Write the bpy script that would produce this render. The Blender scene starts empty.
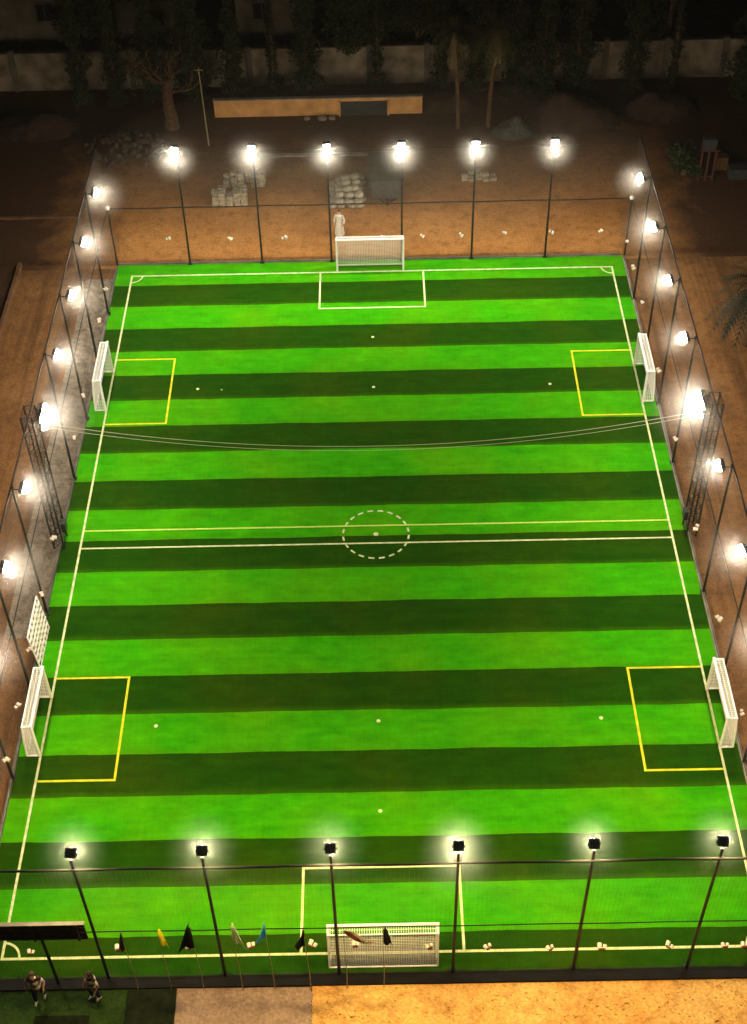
import bpy, bmesh, math, random
from mathutils import Vector, Matrix
random.seed(7)
SC = bpy.context.scene
COL = SC.collection
R = math.radians
PI = math.pi

# ------------------------------------------------------------------ materials
def mat(name, color, rough=0.8, metal=0.0, var=0.0, scale=8.0, bump=0.0, bscale=60.0, spec=0.3, color2=None, detail=6):
    m = bpy.data.materials.new(name); m.use_nodes = True
    nt = m.node_tree; b = nt.nodes['Principled BSDF']
    b.inputs['Roughness'].default_value = rough
    b.inputs['Metallic'].default_value = metal
    b.inputs['Specular IOR Level'].default_value = spec
    c1 = (*color, 1)
    if var > 0 or color2:
        tc = nt.nodes.new('ShaderNodeTexCoord')
        n = nt.nodes.new('ShaderNodeTexNoise'); n.inputs['Scale'].default_value = scale; n.inputs['Detail'].default_value = detail
        nt.links.new(tc.outputs['Object'], n.inputs['Vector'])
        r = nt.nodes.new('ShaderNodeValToRGB')
        r.color_ramp.elements[0].position = 0.32; r.color_ramp.elements[1].position = 0.68
        lo = color2 or tuple(c*(1-var) for c in color)
        hi = tuple(min(1, c*(1+var*0.6)) for c in color)
        r.color_ramp.elements[0].color = (*lo, 1); r.color_ramp.elements[1].color = (*hi, 1)
        nt.links.new(n.outputs['Fac'], r.inputs['Fac']); nt.links.new(r.outputs['Color'], b.inputs['Base Color'])
    else:
        b.inputs['Base Color'].default_value = c1
    if bump > 0:
        tc = nt.nodes.new('ShaderNodeTexCoord')
        n = nt.nodes.new('ShaderNodeTexNoise'); n.inputs['Scale'].default_value = bscale; n.inputs['Detail'].default_value = 5
        nt.links.new(tc.outputs['Object'], n.inputs['Vector'])
        bp = nt.nodes.new('ShaderNodeBump'); bp.inputs['Strength'].default_value = bump; bp.inputs['Distance'].default_value = 0.05
        nt.links.new(n.outputs['Fac'], bp.inputs['Height']); nt.links.new(bp.outputs['Normal'], b.inputs['Normal'])
    return m

class G:                                    # tiny node-graph helper
    def __init__(s, m): s.nt = m.node_tree
    def n(s, t, **kw):
        x = s.nt.nodes.new(t)
        for k, v in kw.items(): setattr(x, k, v)
        return x
    def put(s, v, inp):
        if isinstance(v, bpy.types.NodeSocket): s.nt.links.new(v, inp)
        else: inp.default_value = v
    def math(s, op, a, b=0.0):
        x = s.n('ShaderNodeMath', operation=op); s.put(a, x.inputs[0]); s.put(b, x.inputs[1]); return x.outputs[0]
    def mix(s, f, a, b):
        x = s.n('ShaderNodeMix', data_type='RGBA'); s.put(f, x.inputs[0])
        s.put(a if isinstance(a, bpy.types.NodeSocket) else (*a, 1), x.inputs[6])
        s.put(b if isinstance(b, bpy.types.NodeSocket) else (*b, 1), x.inputs[7]); return x.outputs[2]
    def noise(s, vec, scale, detail=5, rough=0.5):
        x = s.n('ShaderNodeTexNoise'); s.nt.links.new(vec, x.inputs['Vector'])
        x.inputs['Scale'].default_value = scale; x.inputs['Detail'].default_value = detail; x.inputs['Roughness'].default_value = rough
        return x.outputs['Fac']
    def ramp(s, v, lo, hi):
        x = s.n('ShaderNodeMapRange'); s.put(v, x.inputs[0]); x.inputs[1].default_value = lo; x.inputs[2].default_value = hi
        return x.outputs[0]
    def scalev(s, vec, sc):
        x = s.n('ShaderNodeMapping'); s.nt.links.new(vec, x.inputs['Vector']); x.inputs['Scale'].default_value = sc; return x.outputs[0]
    def bump(s, h, strength, dist):
        x = s.n('ShaderNodeBump'); x.inputs['Strength'].default_value = strength; x.inputs['Distance'].default_value = dist
        s.put(h, x.inputs['Height']); return x.outputs[0]

def base(name, rough=0.9, spec=0.2):
    m = bpy.data.materials.new(name); m.use_nodes = True
    b = m.node_tree.nodes['Principled BSDF']; b.inputs['Roughness'].default_value = rough; b.inputs['Specular IOR Level'].default_value = spec
    g = G(m); tc = g.n('ShaderNodeTexCoord').outputs['Object']
    return m, b, g, tc

def turf_material():
    m, b, g, tc = base('artificial_turf', 0.95, 0.0)
    sx = g.n('ShaderNodeSeparateXYZ'); g.nt.links.new(tc, sx.inputs[0])
    wob = g.math('MULTIPLY', g.math('SUBTRACT', g.noise(tc, 0.35, 3), 0.5), 0.16)
    t = g.math('DIVIDE', g.math('ADD', g.math('SUBTRACT', 42.78, sx.outputs['Y']), wob), 2.0)
    fr = g.math('FRACT', g.math('DIVIDE', t, 2.0))
    dark = g.math('GREATER_THAN', fr, 0.5)
    n1 = g.noise(g.scalev(tc, (0.35, 1, 1)), 1.6, 6, 0.6)
    n2 = g.noise(tc, 0.22, 4)
    n3 = g.noise(g.scalev(tc, (1, 2.5, 1)), 14, 4, 0.7)
    n4 = g.noise(g.scalev(tc, (6, 0.25, 1)), 2.0, 4, 0.6)
    br = g.mix(g.ramp(n1, 0.3, 0.7), BR0, BR1)
    br = g.mix(g.math('MULTIPLY', g.ramp(n2, 0.42, 0.7), 0.55), br, BR2)
    dk = g.mix(g.ramp(n1, 0.3, 0.7), DK0, DK1)
    dk = g.mix(g.math('MULTIPLY', g.ramp(n2, 0.45, 0.72), 0.6), dk, DK2)
    c = g.mix(dark, br, dk)
    # the roll's lower edge: a narrow yellower nap on bright rolls
    edge = g.ramp(g.math('FRACT', t), 0.86, 0.99)
    c = g.mix(g.math('MULTIPLY', edge, 0.28), c, (0.06, 0.18, 0.002))
    grain = g.ramp(g.math('ADD', g.math('MULTIPLY', n3, 0.6), g.math('MULTIPLY', n4, 0.4)), 0.2, 0.8)
    blot = g.ramp(g.noise(g.scalev(tc, (0.8, 1.6, 1)), 1.3, 8, 0.72), 0.3, 0.7)
    streak = g.ramp(g.noise(g.scalev(tc, (0.12, 3.2, 1)), 1.4, 5, 0.6), 0.3, 0.7)
    k = g.math('ADD', 0.46, g.math('ADD', g.math('MULTIPLY', grain, 0.5), g.math('ADD', g.math('MULTIPLY', blot, 0.42), g.math('MULTIPLY', streak, 0.14))))
    vm = g.n('ShaderNodeVectorMath', operation='SCALE'); g.nt.links.new(c, vm.inputs[0]); g.nt.links.new(k, vm.inputs['Scale'])
    g.nt.links.new(vm.outputs[0], b.inputs['Base Color'])
    g.nt.links.new(g.bump(g.noise(tc, 60, 3, 0.7), 0.6, 0.02), b.inputs['Normal'])
    return m
BR0 = (0.022, 0.235, 0.0006); BR1 = (0.042, 0.315, 0.0008); BR2 = (0.095, 0.285, 0.0006)
DK0 = (0.0075, 0.043, 0.0006); DK1 = (0.0125, 0.058, 0.0006); DK2 = (0.030, 0.053, 0.001)

def dirt_material(name, a, bcol, c, ruts=0.0, gravel=0.0, fade=None, fy=(47.0, 58.0), fx=(15.0, 19.5)):
    m, b, g, tc = base(name, 0.95, 0.1)
    n1 = g.noise(tc, 0.25, 6, 0.6); n2 = g.noise(tc, 1.7, 7, 0.65); n3 = g.noise(tc, 9, 5, 0.7)
    col = g.mix(g.ramp(n1, 0.35, 0.65), a, bcol)
    col = g.mix(g.math('MULTIPLY', g.ramp(n2, 0.48, 0.72), 0.75), col, c)
    h = g.math('ADD', g.math('MULTIPLY', n2, 0.8), g.math('MULTIPLY', n3, 0.5))
    if ruts:
        nr = g.noise(g.scalev(tc, (0.55, 0.03, 1)), 1.6, 6, 0.65)
        col = g.mix(g.math('MULTIPLY', g.ramp(nr, 0.46, 0.70), ruts), col, tuple(x*0.4 for x in c))
        h = g.math('ADD', h, g.math('MULTIPLY', nr, 0.7))
    if fade:                       # blends raggedly to the darker fade colour further out
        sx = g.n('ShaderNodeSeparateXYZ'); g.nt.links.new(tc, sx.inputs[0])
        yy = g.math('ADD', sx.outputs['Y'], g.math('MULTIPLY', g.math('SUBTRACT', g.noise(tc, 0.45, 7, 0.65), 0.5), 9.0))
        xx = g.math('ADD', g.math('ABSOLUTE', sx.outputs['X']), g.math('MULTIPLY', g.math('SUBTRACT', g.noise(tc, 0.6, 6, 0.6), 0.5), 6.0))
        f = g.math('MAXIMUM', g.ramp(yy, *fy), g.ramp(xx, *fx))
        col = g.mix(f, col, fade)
    k = g.math('ADD', 0.6, g.math('MULTIPLY', g.ramp(n3, 0.25, 0.75), 0.8))
    vm = g.n('ShaderNodeVectorMath', operation='SCALE'); g.nt.links.new(col, vm.inputs[0]); g.nt.links.new(k, vm.inputs['Scale'])
    g.nt.links.new(vm.outputs[0], b.inputs['Base Color'])
    if gravel:
        v = g.n('ShaderNodeTexVoronoi'); g.nt.links.new(tc, v.inputs['Vector']); v.inputs['Scale'].default_value = gravel
        h = g.math('SUBTRACT', h, g.math('MULTIPLY', v.outputs['Distance'], 2.0))
    g.nt.links.new(g.bump(h, 0.8, 0.08), b.inputs['Normal'])
    return m

def emit(name, color, strength):
    m = bpy.data.materials.new(name); m.use_nodes = True
    nt = m.node_tree; nt.nodes.clear()
    e = nt.nodes.new('ShaderNodeEmission'); e.inputs[0].default_value = (*color, 1); e.inputs[1].default_value = strength
    o = nt.nodes.new('ShaderNodeOutputMaterial'); nt.links.new(e.outputs[0], o.inputs[0])
    return m

def leaf_mat(name, a, b2, trans=0.2):
    m, b, g, tc = base(name, 0.6, 0.2)
    geo = g.n('ShaderNodeNewGeometry')
    oi = geo.outputs['Random Per Island']
    g.nt.links.new(g.mix(oi, a, b2), b.inputs['Base Color'])
    return m

M = dict(
    turf=turf_material(),
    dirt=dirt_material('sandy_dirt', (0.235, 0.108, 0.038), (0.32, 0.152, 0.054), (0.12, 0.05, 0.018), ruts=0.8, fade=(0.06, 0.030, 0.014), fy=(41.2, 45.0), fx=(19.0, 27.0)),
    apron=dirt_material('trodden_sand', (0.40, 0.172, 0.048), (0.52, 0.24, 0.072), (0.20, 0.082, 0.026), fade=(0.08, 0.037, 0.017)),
    soil=dirt_material('dark_soil', (0.055, 0.029, 0.013), (0.09, 0.045, 0.02), (0.03, 0.016, 0.008)),
    front=dirt_material('yellow_sand', (0.70, 0.34, 0.085), (0.80, 0.46, 0.14), (0.42, 0.18, 0.04)),
    paving=dirt_material('grey_paving', (0.30, 0.195, 0.135), (0.38, 0.26, 0.185), (0.19, 0.12, 0.08)),
    gravel=dirt_material('grey_gravel', (0.26, 0.20, 0.15), (0.40, 0.32, 0.24), (0.06, 0.045, 0.035), gravel=3),
    grass=dirt_material('rough_grass', (0.018, 0.042, 0.006), (0.03, 0.06, 0.008), (0.02, 0.025, 0.006)),
    black=mat('black_paint', (0.008, 0.008, 0.008), 0.7, 0.0, 0.3, 5, spec=0.15),
    steel=mat('dark_steel', (0.03, 0.027, 0.024), 0.45, 0.6, 0.4, 6),
    net=mat('black_netting', (0.03, 0.027, 0.024), 0.8),
    palenet=mat('grey_netting', (0.085, 0.072, 0.058), 0.8),
    white=mat('white_paint', (0.78, 0.76, 0.72), 0.45, 0, 0.08, 3),
    goalnet=mat('goal_netting', (0.66, 0.62, 0.58), 0.8),
    gline=mat('line_faded', (0.46, 0.60, 0.10), 0.8, 0, 0.18, 7, spec=0.1),
    line=mat('line_white', (0.60, 0.62, 0.38), 0.85, 0, 0.18, 3.5, spec=0.1, color2=(0.42, 0.47, 0.18)),
    yline=mat('line_yellow', (0.60, 0.55, 0.02), 0.85, 0, 0.15, 3.5, spec=0.1, color2=(0.42, 0.44, 0.015)),
    concrete=mat('grey_concrete', (0.26, 0.23, 0.19), 0.9, 0, 0.35, 1.2, 0.3, 20),
    kerb=mat('dark_kerb', (0.010, 0.008, 0.006), 0.9, 0, 0.4, 2, 0.3, 25),
    cable=mat('pale_cable', (0.42, 0.40, 0.30), 0.6),
    fixture=mat('white_plastic', (0.62, 0.54, 0.45), 0.5, 0, 0.15, 20),
    bracket=mat('rusty_bracket', (0.20, 0.07, 0.035), 0.8, 0, 0.4, 30),
    board=mat('sign_back', (0.065, 0.03, 0.015), 0.7, 0, 0.6, 2.2, 0.2, 12),
    bamboo=mat('flag_stick', (0.30, 0.24, 0.12), 0.7, 0, 0.3, 12),
    wallpaint=mat('old_white_wall', (0.20, 0.155, 0.105), 0.95, 0, 0.5, 0.9, 0.2, 15),
    orange=mat('ochre_wall', (0.72, 0.37, 0.13), 0.9, 0, 0.25, 1.2, 0.2, 15),
    gate=mat('grey_gate', (0.045, 0.047, 0.05), 0.6, 0.2, 0.3, 3),
    house=mat('house_plaster', (0.105, 0.085, 0.062), 0.95, 0, 0.4, 0.8),
    roof=mat('house_roof', (0.05, 0.035, 0.028), 0.9, 0, 0.4, 2),
    glass=mat('dark_glass', (0.012, 0.013, 0.015), 0.15),
    edging=mat('brown_edging', (0.15, 0.07, 0.028), 0.95, 0, 0.4, 1.5, 0.4, 15),
    brick=mat('pale_block', (0.33, 0.275, 0.20), 0.95, 0, 0.5, 6, 0.4, 25),
    sack=mat('pale_sack', (0.36, 0.31, 0.235), 0.9, 0, 0.5, 5, 0.5, 14),
    bark=mat('bark', (0.11, 0.06, 0.03), 0.95, 0, 0.5, 6, 0.6, 18),
    stone=mat('rubble_stone', (0.085, 0.056, 0.036), 0.95, 0, 0.6, 3, 0.5, 12),
    mound=mat('red_earth', (0.045, 0.022, 0.013), 0.95, 0, 0.5, 1.2, 0.5, 8),
    tarp=mat('grey_tarp', (0.05, 0.052, 0.042), 0.6, 0, 0.3, 2, 0.3, 6),
    redwood=mat('red_post', (0.07, 0.02, 0.015), 0.7, 0, 0.3, 5),
    box=mat('ochre_box', (0.12, 0.06, 0.022), 0.8, 0, 0.3, 5),
    painted_shade=mat('shade_paint', (0.012, 0.016, 0.006), 0.95, 0, 0.4, 4, spec=0.05),  # near-black colour for the shadow rectangles on the grass
    skin=mat('skin', (0.50, 0.28, 0.19), 0.6), hair=mat('dark_hair', (0.07, 0.032, 0.018), 0.7),
    robe=mat('pale_cloth', (0.62, 0.57, 0.48), 0.9, 0, 0.15, 6, 0.4, 12),
    trousers=mat('black_cloth', (0.015, 0.014, 0.014), 0.9), shoe=mat('pale_shoe', (0.55, 0.5, 0.4), 0.6),
    lens=emit('lamp_lens', (1.0, 0.735, 0.32), 1850),
    lens_side=emit('lamp_lens_side', (1.0, 0.90, 0.72), 640),
    lens_tower=emit('lamp_lens_tower', (1.0, 0.90, 0.72), 360),
    lens_far=emit('lamp_lens_far', (1.0, 0.96, 0.78), 1080),
    cypress=leaf_mat('cypress_leaves', (0.012, 0.018, 0.006), (0.035, 0.042, 0.013)),
    broad=leaf_mat('broad_leaves', (0.014, 0.021, 0.006), (0.038, 0.042, 0.012)),
    darkpalm=leaf_mat('dark_palm_leaves', (0.008, 0.012, 0.005), (0.02, 0.022, 0.008)),
    palm=leaf_mat('palm_leaves', (0.045, 0.05, 0.016), (0.10, 0.085, 0.03)),
    skirt=leaf_mat('dry_fronds', (0.10, 0.07, 0.035), (0.17, 0.12, 0.06)),
)
def striped_shirt():
    m, b, g, tc = base('striped_shirt', 0.9)
    sx = g.n('ShaderNodeSeparateXYZ'); g.nt.links.new(tc, sx.inputs[0])
    s = g.math('GREATER_THAN', g.math('FRACT', g.math('MULTIPLY', sx.outputs['Z'], 3.4)), 0.30)
    g.nt.links.new(g.mix(s, (0.03, 0.015, 0.012), (0.86, 0.72, 0.64)), b.inputs['Base Color'])
    return m
M['shirt'] = striped_shirt()
def cloth(name, c):
    m, b, g, tc = base(name, 0.9, 0.1)
    n = g.noise(tc, 6, 5); g.nt.links.new(g.mix(g.ramp(n, .3, .7), tuple(x*.75 for x in c), tuple(min(1, x*1.15) for x in c)), b.inputs['Base Color'])
    t = g.n('ShaderNodeBsdfTranslucent'); t.inputs[0].default_value = (*c, 1); mx = g.n('ShaderNodeMixShader'); mx.inputs[0].default_value = 0.45
    o = g.nt.nodes['Material Output']; g.nt.links.new(b.outputs[0], mx.inputs[1]); g.nt.links.new(t.outputs[0], mx.inputs[2]); g.nt.links.new(mx.outputs[0], o.inputs[0])
    return m

# ------------------------------------------------------------------ mesh builder
class MB:
    def __init__(s): s.v = []; s.f = []
    def quad(s, a, b, c, d):
        i = len(s.v); s.v += [tuple(a), tuple(b), tuple(c), tuple(d)]; s.f.append((i, i+1, i+2, i+3)); return s
    def tri(s, a, b, c):
        i = len(s.v); s.v += [tuple(a), tuple(b), tuple(c)]; s.f.append((i, i+1, i+2)); return s
    def box(s, c, d, m=None):
        i = len(s.v); hx, hy, hz = d[0]/2, d[1]/2, d[2]/2
        for X, Y, Z in ((-1,-1,-1),(1,-1,-1),(1,1,-1),(-1,1,-1),(-1,-1,1),(1,-1,1),(1,1,1),(-1,1,1)):
            p = Vector((X*hx, Y*hy, Z*hz))
            if m is not None: p = m @ p
            s.v.append(tuple(p + Vector(c)))
        for f in ((0,3,2,1),(4,5,6,7),(0,1,5,4),(1,2,6,5),(2,3,7,6),(3,0,4,7)): s.f.append(tuple(i+k for k in f))
        return s
    def tube(s, p, q, r, r2=None, n=8, cap=True):
        p = Vector(p); q = Vector(q); r2 = r if r2 is None else r2
        d = (q-p).normalized(); a = d.orthogonal().normalized(); b = d.cross(a); i = len(s.v)
        for P, rr in ((p, r), (q, r2)):
            for k in range(n):
                t = 2*PI*k/n; s.v.append(tuple(P + a*(rr*math.cos(t)) + b*(rr*math.sin(t))))
        for k in range(n): s.f.append((i+k, i+(k+1)%n, i+n+(k+1)%n, i+n+k))
        if cap: s.f.append(tuple(i+k for k in reversed(range(n)))); s.f.append(tuple(i+n+k for k in range(n)))
        return s
    def path(s, pts, r, n=6):
        pts = [Vector(p) for p in pts]; i = len(s.v); N = len(pts)
        rr = r if isinstance(r, (list, tuple)) else [r]*N
        ref = None
        for k, p in enumerate(pts):
            d = (pts[min(k+1, N-1)]-pts[max(k-1, 0)]).normalized()
            a = d.orthogonal().normalized() if ref is None else (ref - d*ref.dot(d)).normalized()
            ref = a; b = d.cross(a)
            for j in range(n):
                t = 2*PI*j/n; s.v.append(tuple(p + a*(rr[k]*math.cos(t)) + b*(rr[k]*math.sin(t))))
        for k in range(N-1):
            for j in range(n):
                s.f.append((i+k*n+j, i+k*n+(j+1)%n, i+(k+1)*n+(j+1)%n, i+(k+1)*n+j))
        s.f.append(tuple(i+j for j in reversed(range(n)))); s.f.append(tuple(i+(N-1)*n+j for j in range(n)))
        return s
    def lathe(s, c, prof, n=16):
        i = len(s.v); c = Vector(c)
        for r, z in prof:
            for k in range(n):
                t = 2*PI*k/n; s.v.append((c.x+r*math.cos(t), c.y+r*math.sin(t), c.z+z))
        for a in range(len(prof)-1):
            for k in range(n): s.f.append((i+a*n+k, i+a*n+(k+1)%n, i+(a+1)*n+(k+1)%n, i+(a+1)*n+k))
        s.f.append(tuple(i+k for k in reversed(range(n)))); s.f.append(tuple(i+(len(prof)-1)*n+k for k in range(n)))
        return s
    def blob(s, c, r, sub=2, jit=0.2, sq=(1,1,1), seed=0):
        rnd = random.Random(seed); bm = bmesh.new(); bmesh.ops.create_icosphere(bm, subdivisions=sub, radius=1)
        i = len(s.v)
        for v in bm.verts:
            k = r*(1+rnd.uniform(-jit, jit)); s.v.append((c[0]+v.co.x*k*sq[0], c[1]+v.co.y*k*sq[1], c[2]+v.co.z*k*sq[2]))
        for f in bm.faces: s.f.append(tuple(i+v.index for v in f.verts))
        bm.free(); return s
    def build(s, name, m, parent=None, smooth=False, bevel=0.0):
        me = bpy.data.meshes.new(name); me.from_pydata(s.v, [], s.f); me.update()
        me.materials.append(m)
        if smooth:
            for p in me.polygons: p.use_smooth = True
        o = bpy.data.objects.new(name, me); COL.objects.link(o)
        if parent: o.parent = parent
        if bevel:
            b = o.modifiers.new('bevel', 'BEVEL'); b.width = bevel; b.segments = 2
        return o

def tag(o, label=None, cat=None, group=None, kind=None):
    if label: o['label'] = label
    if cat: o['category'] = cat
    if group: o['group'] = group
    if kind: o['kind'] = kind
    return o
def thing(name, label, cat, loc=(0,0,0), rz=0, group=None):
    o = bpy.data.objects.new(name, None); COL.objects.link(o); o.location = loc; o.rotation_euler = (0, 0, rz)
    o.empty_display_size = 0.2
    return tag(o, label, cat, group)
def copy_tree(o, parent=None):
    c = o.copy(); COL.objects.link(c); c.parent = parent
    for ch in KIDS(o): copy_tree(ch, c)
    return c
def KIDS(o): return [x for x in list(COL.objects) if x.parent == o]
ORD = ['first','second','third','fourth','fifth','sixth','seventh','eighth','ninth','tenth','eleventh','twelfth','thirteenth']

# ------------------------------------------------------------------ ground sheets
L = 41.7; HW = 13.7
XL, XR, YN, YF = -14.6, 14.42, -0.76, 42.78
def sheet(name, x0, x1, y0, y1, z, m, nx=1, ny=1, amp=0):
    b = MB()
    vs = [[(x0+(x1-x0)*i/nx, y0+(y1-y0)*j/ny, z+random.uniform(-amp, amp)*(0 < i < nx and 0 < j < ny)) for i in range(nx+1)] for j in range(ny+1)]
    for j in range(ny):
        for i in range(nx): b.quad(vs[j][i], vs[j][i+1], vs[j+1][i+1], vs[j+1][i])
    o = b.build(name, m); tag(o, kind='structure'); return o
GZ = -0.02
sheet('ground', -400, 400, -300, 500, GZ-0.012, M['soil'])
FZ = -0.36                                     # the ground in front of the pitch lies lower; behind the kerb
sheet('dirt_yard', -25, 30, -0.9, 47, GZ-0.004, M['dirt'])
def blobsheet(name, outline, z, m):
    b = MB(); n = len(outline); b.v = [(x, y, z) for x, y in outline]; b.f = [tuple(range(n))]
    return tag(b.build(name, m), kind='structure')
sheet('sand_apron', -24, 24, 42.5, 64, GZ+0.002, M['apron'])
sheet('gravel_strip', -16.3, -14.75, 15.0, 41.5, GZ+0.004, M['gravel'])
sheet('pitch', XL, XR, YN, YF, 0.0, M['turf'])
sheet('sand', -2.5, 60, -60, -1.21, FZ+0.33, M['front'])
pr = random.Random(8)
po = [(-7.3, -1.21), (-7.3, -60), (-2.5, -60)] + [(-2.5+pr.uniform(-.07,.07), -5.0+.067*k) for k in range(57)]
blobsheet('paving', po, FZ+0.334, M['paving'])
sheet('grass', -60, -7.3, -60, -1.21, FZ+0.33, M['grass'])

rnd = random.Random(99); cb = MB()
for _ in range(900):
    x = rnd.uniform(-2.3, 16); y = -1.26-3.0*rnd.random(); q = rnd.uniform(.012, .05)*(1.6 if rnd.random() < .06 else 1)
    cb.blob((x, y, FZ+0.33+q*.35), q, 1, .3, (1.2, 1, .7), rnd.random())
tag(cb.build('clods', M['front']), kind='stuff')
# ------------------------------------------------------------------ line markings
Z1 = 0.004; LW = 0.1
lw = MB()
def seg(b, p, q, w, z=Z1):
    p = Vector((*p, z)); q = Vector((*q, z)); d = (q-p).normalized(); n = Vector((-d.y, d.x, 0))*w/2
    b.quad(p-n, q-n, q+n, p+n)
h = LW/2
for x in (-HW, HW): seg(lw, (x, -h), (x, L+h), LW)
for y in (0, L): seg(lw, (-HW+h, y), (HW-h, y), LW)
seg(lw, (-HW+h, 20.30), (HW-h, 20.30), LW*0.85)
gl = MB(); seg(gl, (-HW+h, 21.43), (HW-h, 21.43), LW*0.85); tag(gl.build('green_white_line_marking', M['gline']), kind='structure')
BX = 2.93
for x in (-BX, BX):
    seg(lw, (x, L-h), (x, 38.3-h), LW); seg(lw, (x, h), (x, 3.46+h), LW)
seg(lw, (-BX+h, 38.3), (BX-h, 38.3), LW); seg(lw, (-BX+h, 3.46), (BX-h, 3.46), LW)
def arc(b, c, r, a0, a1, w, n, z):
    for k in range(n):
        t0 = a0+(a1-a0)*k/n; t1 = a0+(a1-a0)*(k+1)/n
        f = lambda t, rr: (c[0]+rr*math.cos(t), c[1]+rr*math.sin(t), z)
        b.quad(f(t0, r-w/2), f(t0, r+w/2), f(t1, r+w/2), f(t1, r-w/2))
for cx, cy, a in ((-HW, L, -90), (HW, L, 180), (-HW, 0, 0), (HW, 0, 90)):
    arc(lw, (cx, cy), 0.62, R(a+4.7), R(a+85.3), 0.085, 10, Z1)
tag(lw.build('white_line_markings', M['line']), kind='structure')
cm = MB()
ND = 20
for k in range(ND):
    a = 2*PI*(k+0.25)/ND; arc(cm, (0, 20.87), 1.53, a, a+2*PI/ND*0.56, 0.09, 4, 0.008)
def disc(b, c, r, z, n=14):
    i = len(b.v); b.v += [(c[0]+r*math.cos(2*PI*k/n), c[1]+r*math.sin(2*PI*k/n), z) for k in range(n)]; b.f.append(tuple(range(i, i+n)))
disc(cm, (0, 20.87), 0.12, 0.008)
tag(cm.build('centre_circle_marking', M['line']), kind='structure')
ym = MB()
for s in (-1, 1):
    for y0, y1 in ((28.95, 34.12), (7.56, 12.72)):
        xi = s*10.56; xo = s*(HW-h-0.005)
        seg(ym, (xi, y0-h), (xi, y1+h), LW)
        for y in (y0, y1): seg(ym, (xi+s*h, y), (xo, y), LW)
sm = MB()
for c in ((0, 35.67), (0, 31.48), (-9.15, 31.6), (9.15, 31.45), (-9.17, 10.16), (-0.02, 10.21), (9.12, 10.15), (0, 5.91), (-7.9, 31.5)):
    disc(sm, c, 0.085 if c[0] != -7.9 else .05, Z1)
tag(sm.build('spot_markings', M['line']), kind='structure')
tag(ym.build('yellow_line_markings', M['yline']), kind='structure')

# ------------------------------------------------------------------ kerbs and low walls
kb = MB(); kb.box((0, -1.0, -0.19), (2*14.75, 0.42, 0.5))
tag(kb.build('kerb_wall', M['kerb'], bevel=0.01), 'long low black kerb wall under the net nearest the viewer', 'kerb wall')
k2 = MB(); k2.box((-0.1, YF+0.09, 0.0), (28.9, 0.14, 0.14))
tag(k2.build('kerb_strip', M['concrete'], bevel=0.01), 'thin grey kerb along the far short end of the pitch', 'kerb')
k3 = MB(); k3.box((XL-0.08, 20.9, 0.0), (0.13, 43.4, 0.12)); tag(k3.build('kerb_strip', M['concrete'], bevel=0.01), 'thin grey kerb along the left long edge of the pitch', 'kerb')
k4 = MB(); k4.box((XR+0.08, 20.9, 0.0), (0.13, 43.4, 0.12)); tag(k4.build('kerb_strip', M['concrete'], bevel=0.01), 'thin grey kerb along the right long edge of the pitch', 'kerb')

# ------------------------------------------------------------------ floodlight poles
def aim(dirv):
    d = Vector(dirv).normalized(); z = d; x = Vector((0, 0, 1)).cross(z).normalized(); y = z.cross(x)
    return Matrix((x, y, z)).transposed()
def lamp_head(root, c, dirv, size, lensmat, name='lamp_head', over=0.0, dome=0.15):
    """black box housing with cooling fins on its back; bright lens on its front"""
    m = aim(dirv); w, hh, dp = size
    b = MB(); b.box(c, (w, hh, dp), m)
    for k in range(5):
        off = m @ Vector(((k-2)*w*0.19, 0, -dp/2-0.03)); b.box(Vector(c)+off, (0.022, hh*0.86, 0.058), m)
    # raised rim round the lens
    for sx, sy, ww, h2 in ((0, 1, w, 0.025), (0, -1, w, 0.025), (1, 0, 0.025, hh-.05), (-1, 0, 0.025, hh-.05)):
        if over <= 0: off = m @ Vector((sx*(w/2-0.0125), sy*(hh/2-0.0125), dp/2+0.02)); b.box(Vector(c)+off, (ww, h2, 0.039), m)
    o = b.build(name, M['black'], root)
    # the glass bulges out of the box as a rounded diffuser
    l = MB(); nn = 12; rows = []
    for a in range(5):
        t = a/4*PI/2; rr = math.cos(t); zz = dp/2+0.005+dome*math.sin(t); ring = []
        for q in range(nn*2):
            u = 2*PI*q/(nn*2); cu, su = math.cos(u), math.sin(u)
            ex = (abs(cu)**0.5)*(1 if cu >= 0 else -1); ey = (abs(su)**0.5)*(1 if su >= 0 else -1)
            ring.append(tuple(Vector(c)+m @ Vector((ex*rr*(w/2-0.03+over), ey*rr*(hh/2-0.03+over), zz))))
        rows.append(ring)
    base_i = 0
    for ring in rows: l.v += ring
    K = nn*2
    for a in range(4):
        for q in range(K): l.f.append((a*K+q, a*K+(q+1)%K, (a+1)*K+(q+1)%K, (a+1)*K+q))
    l.f.append(tuple(reversed(range(K))))
    l.build('lens', lensmat, o, smooth=True)
    return o
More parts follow.
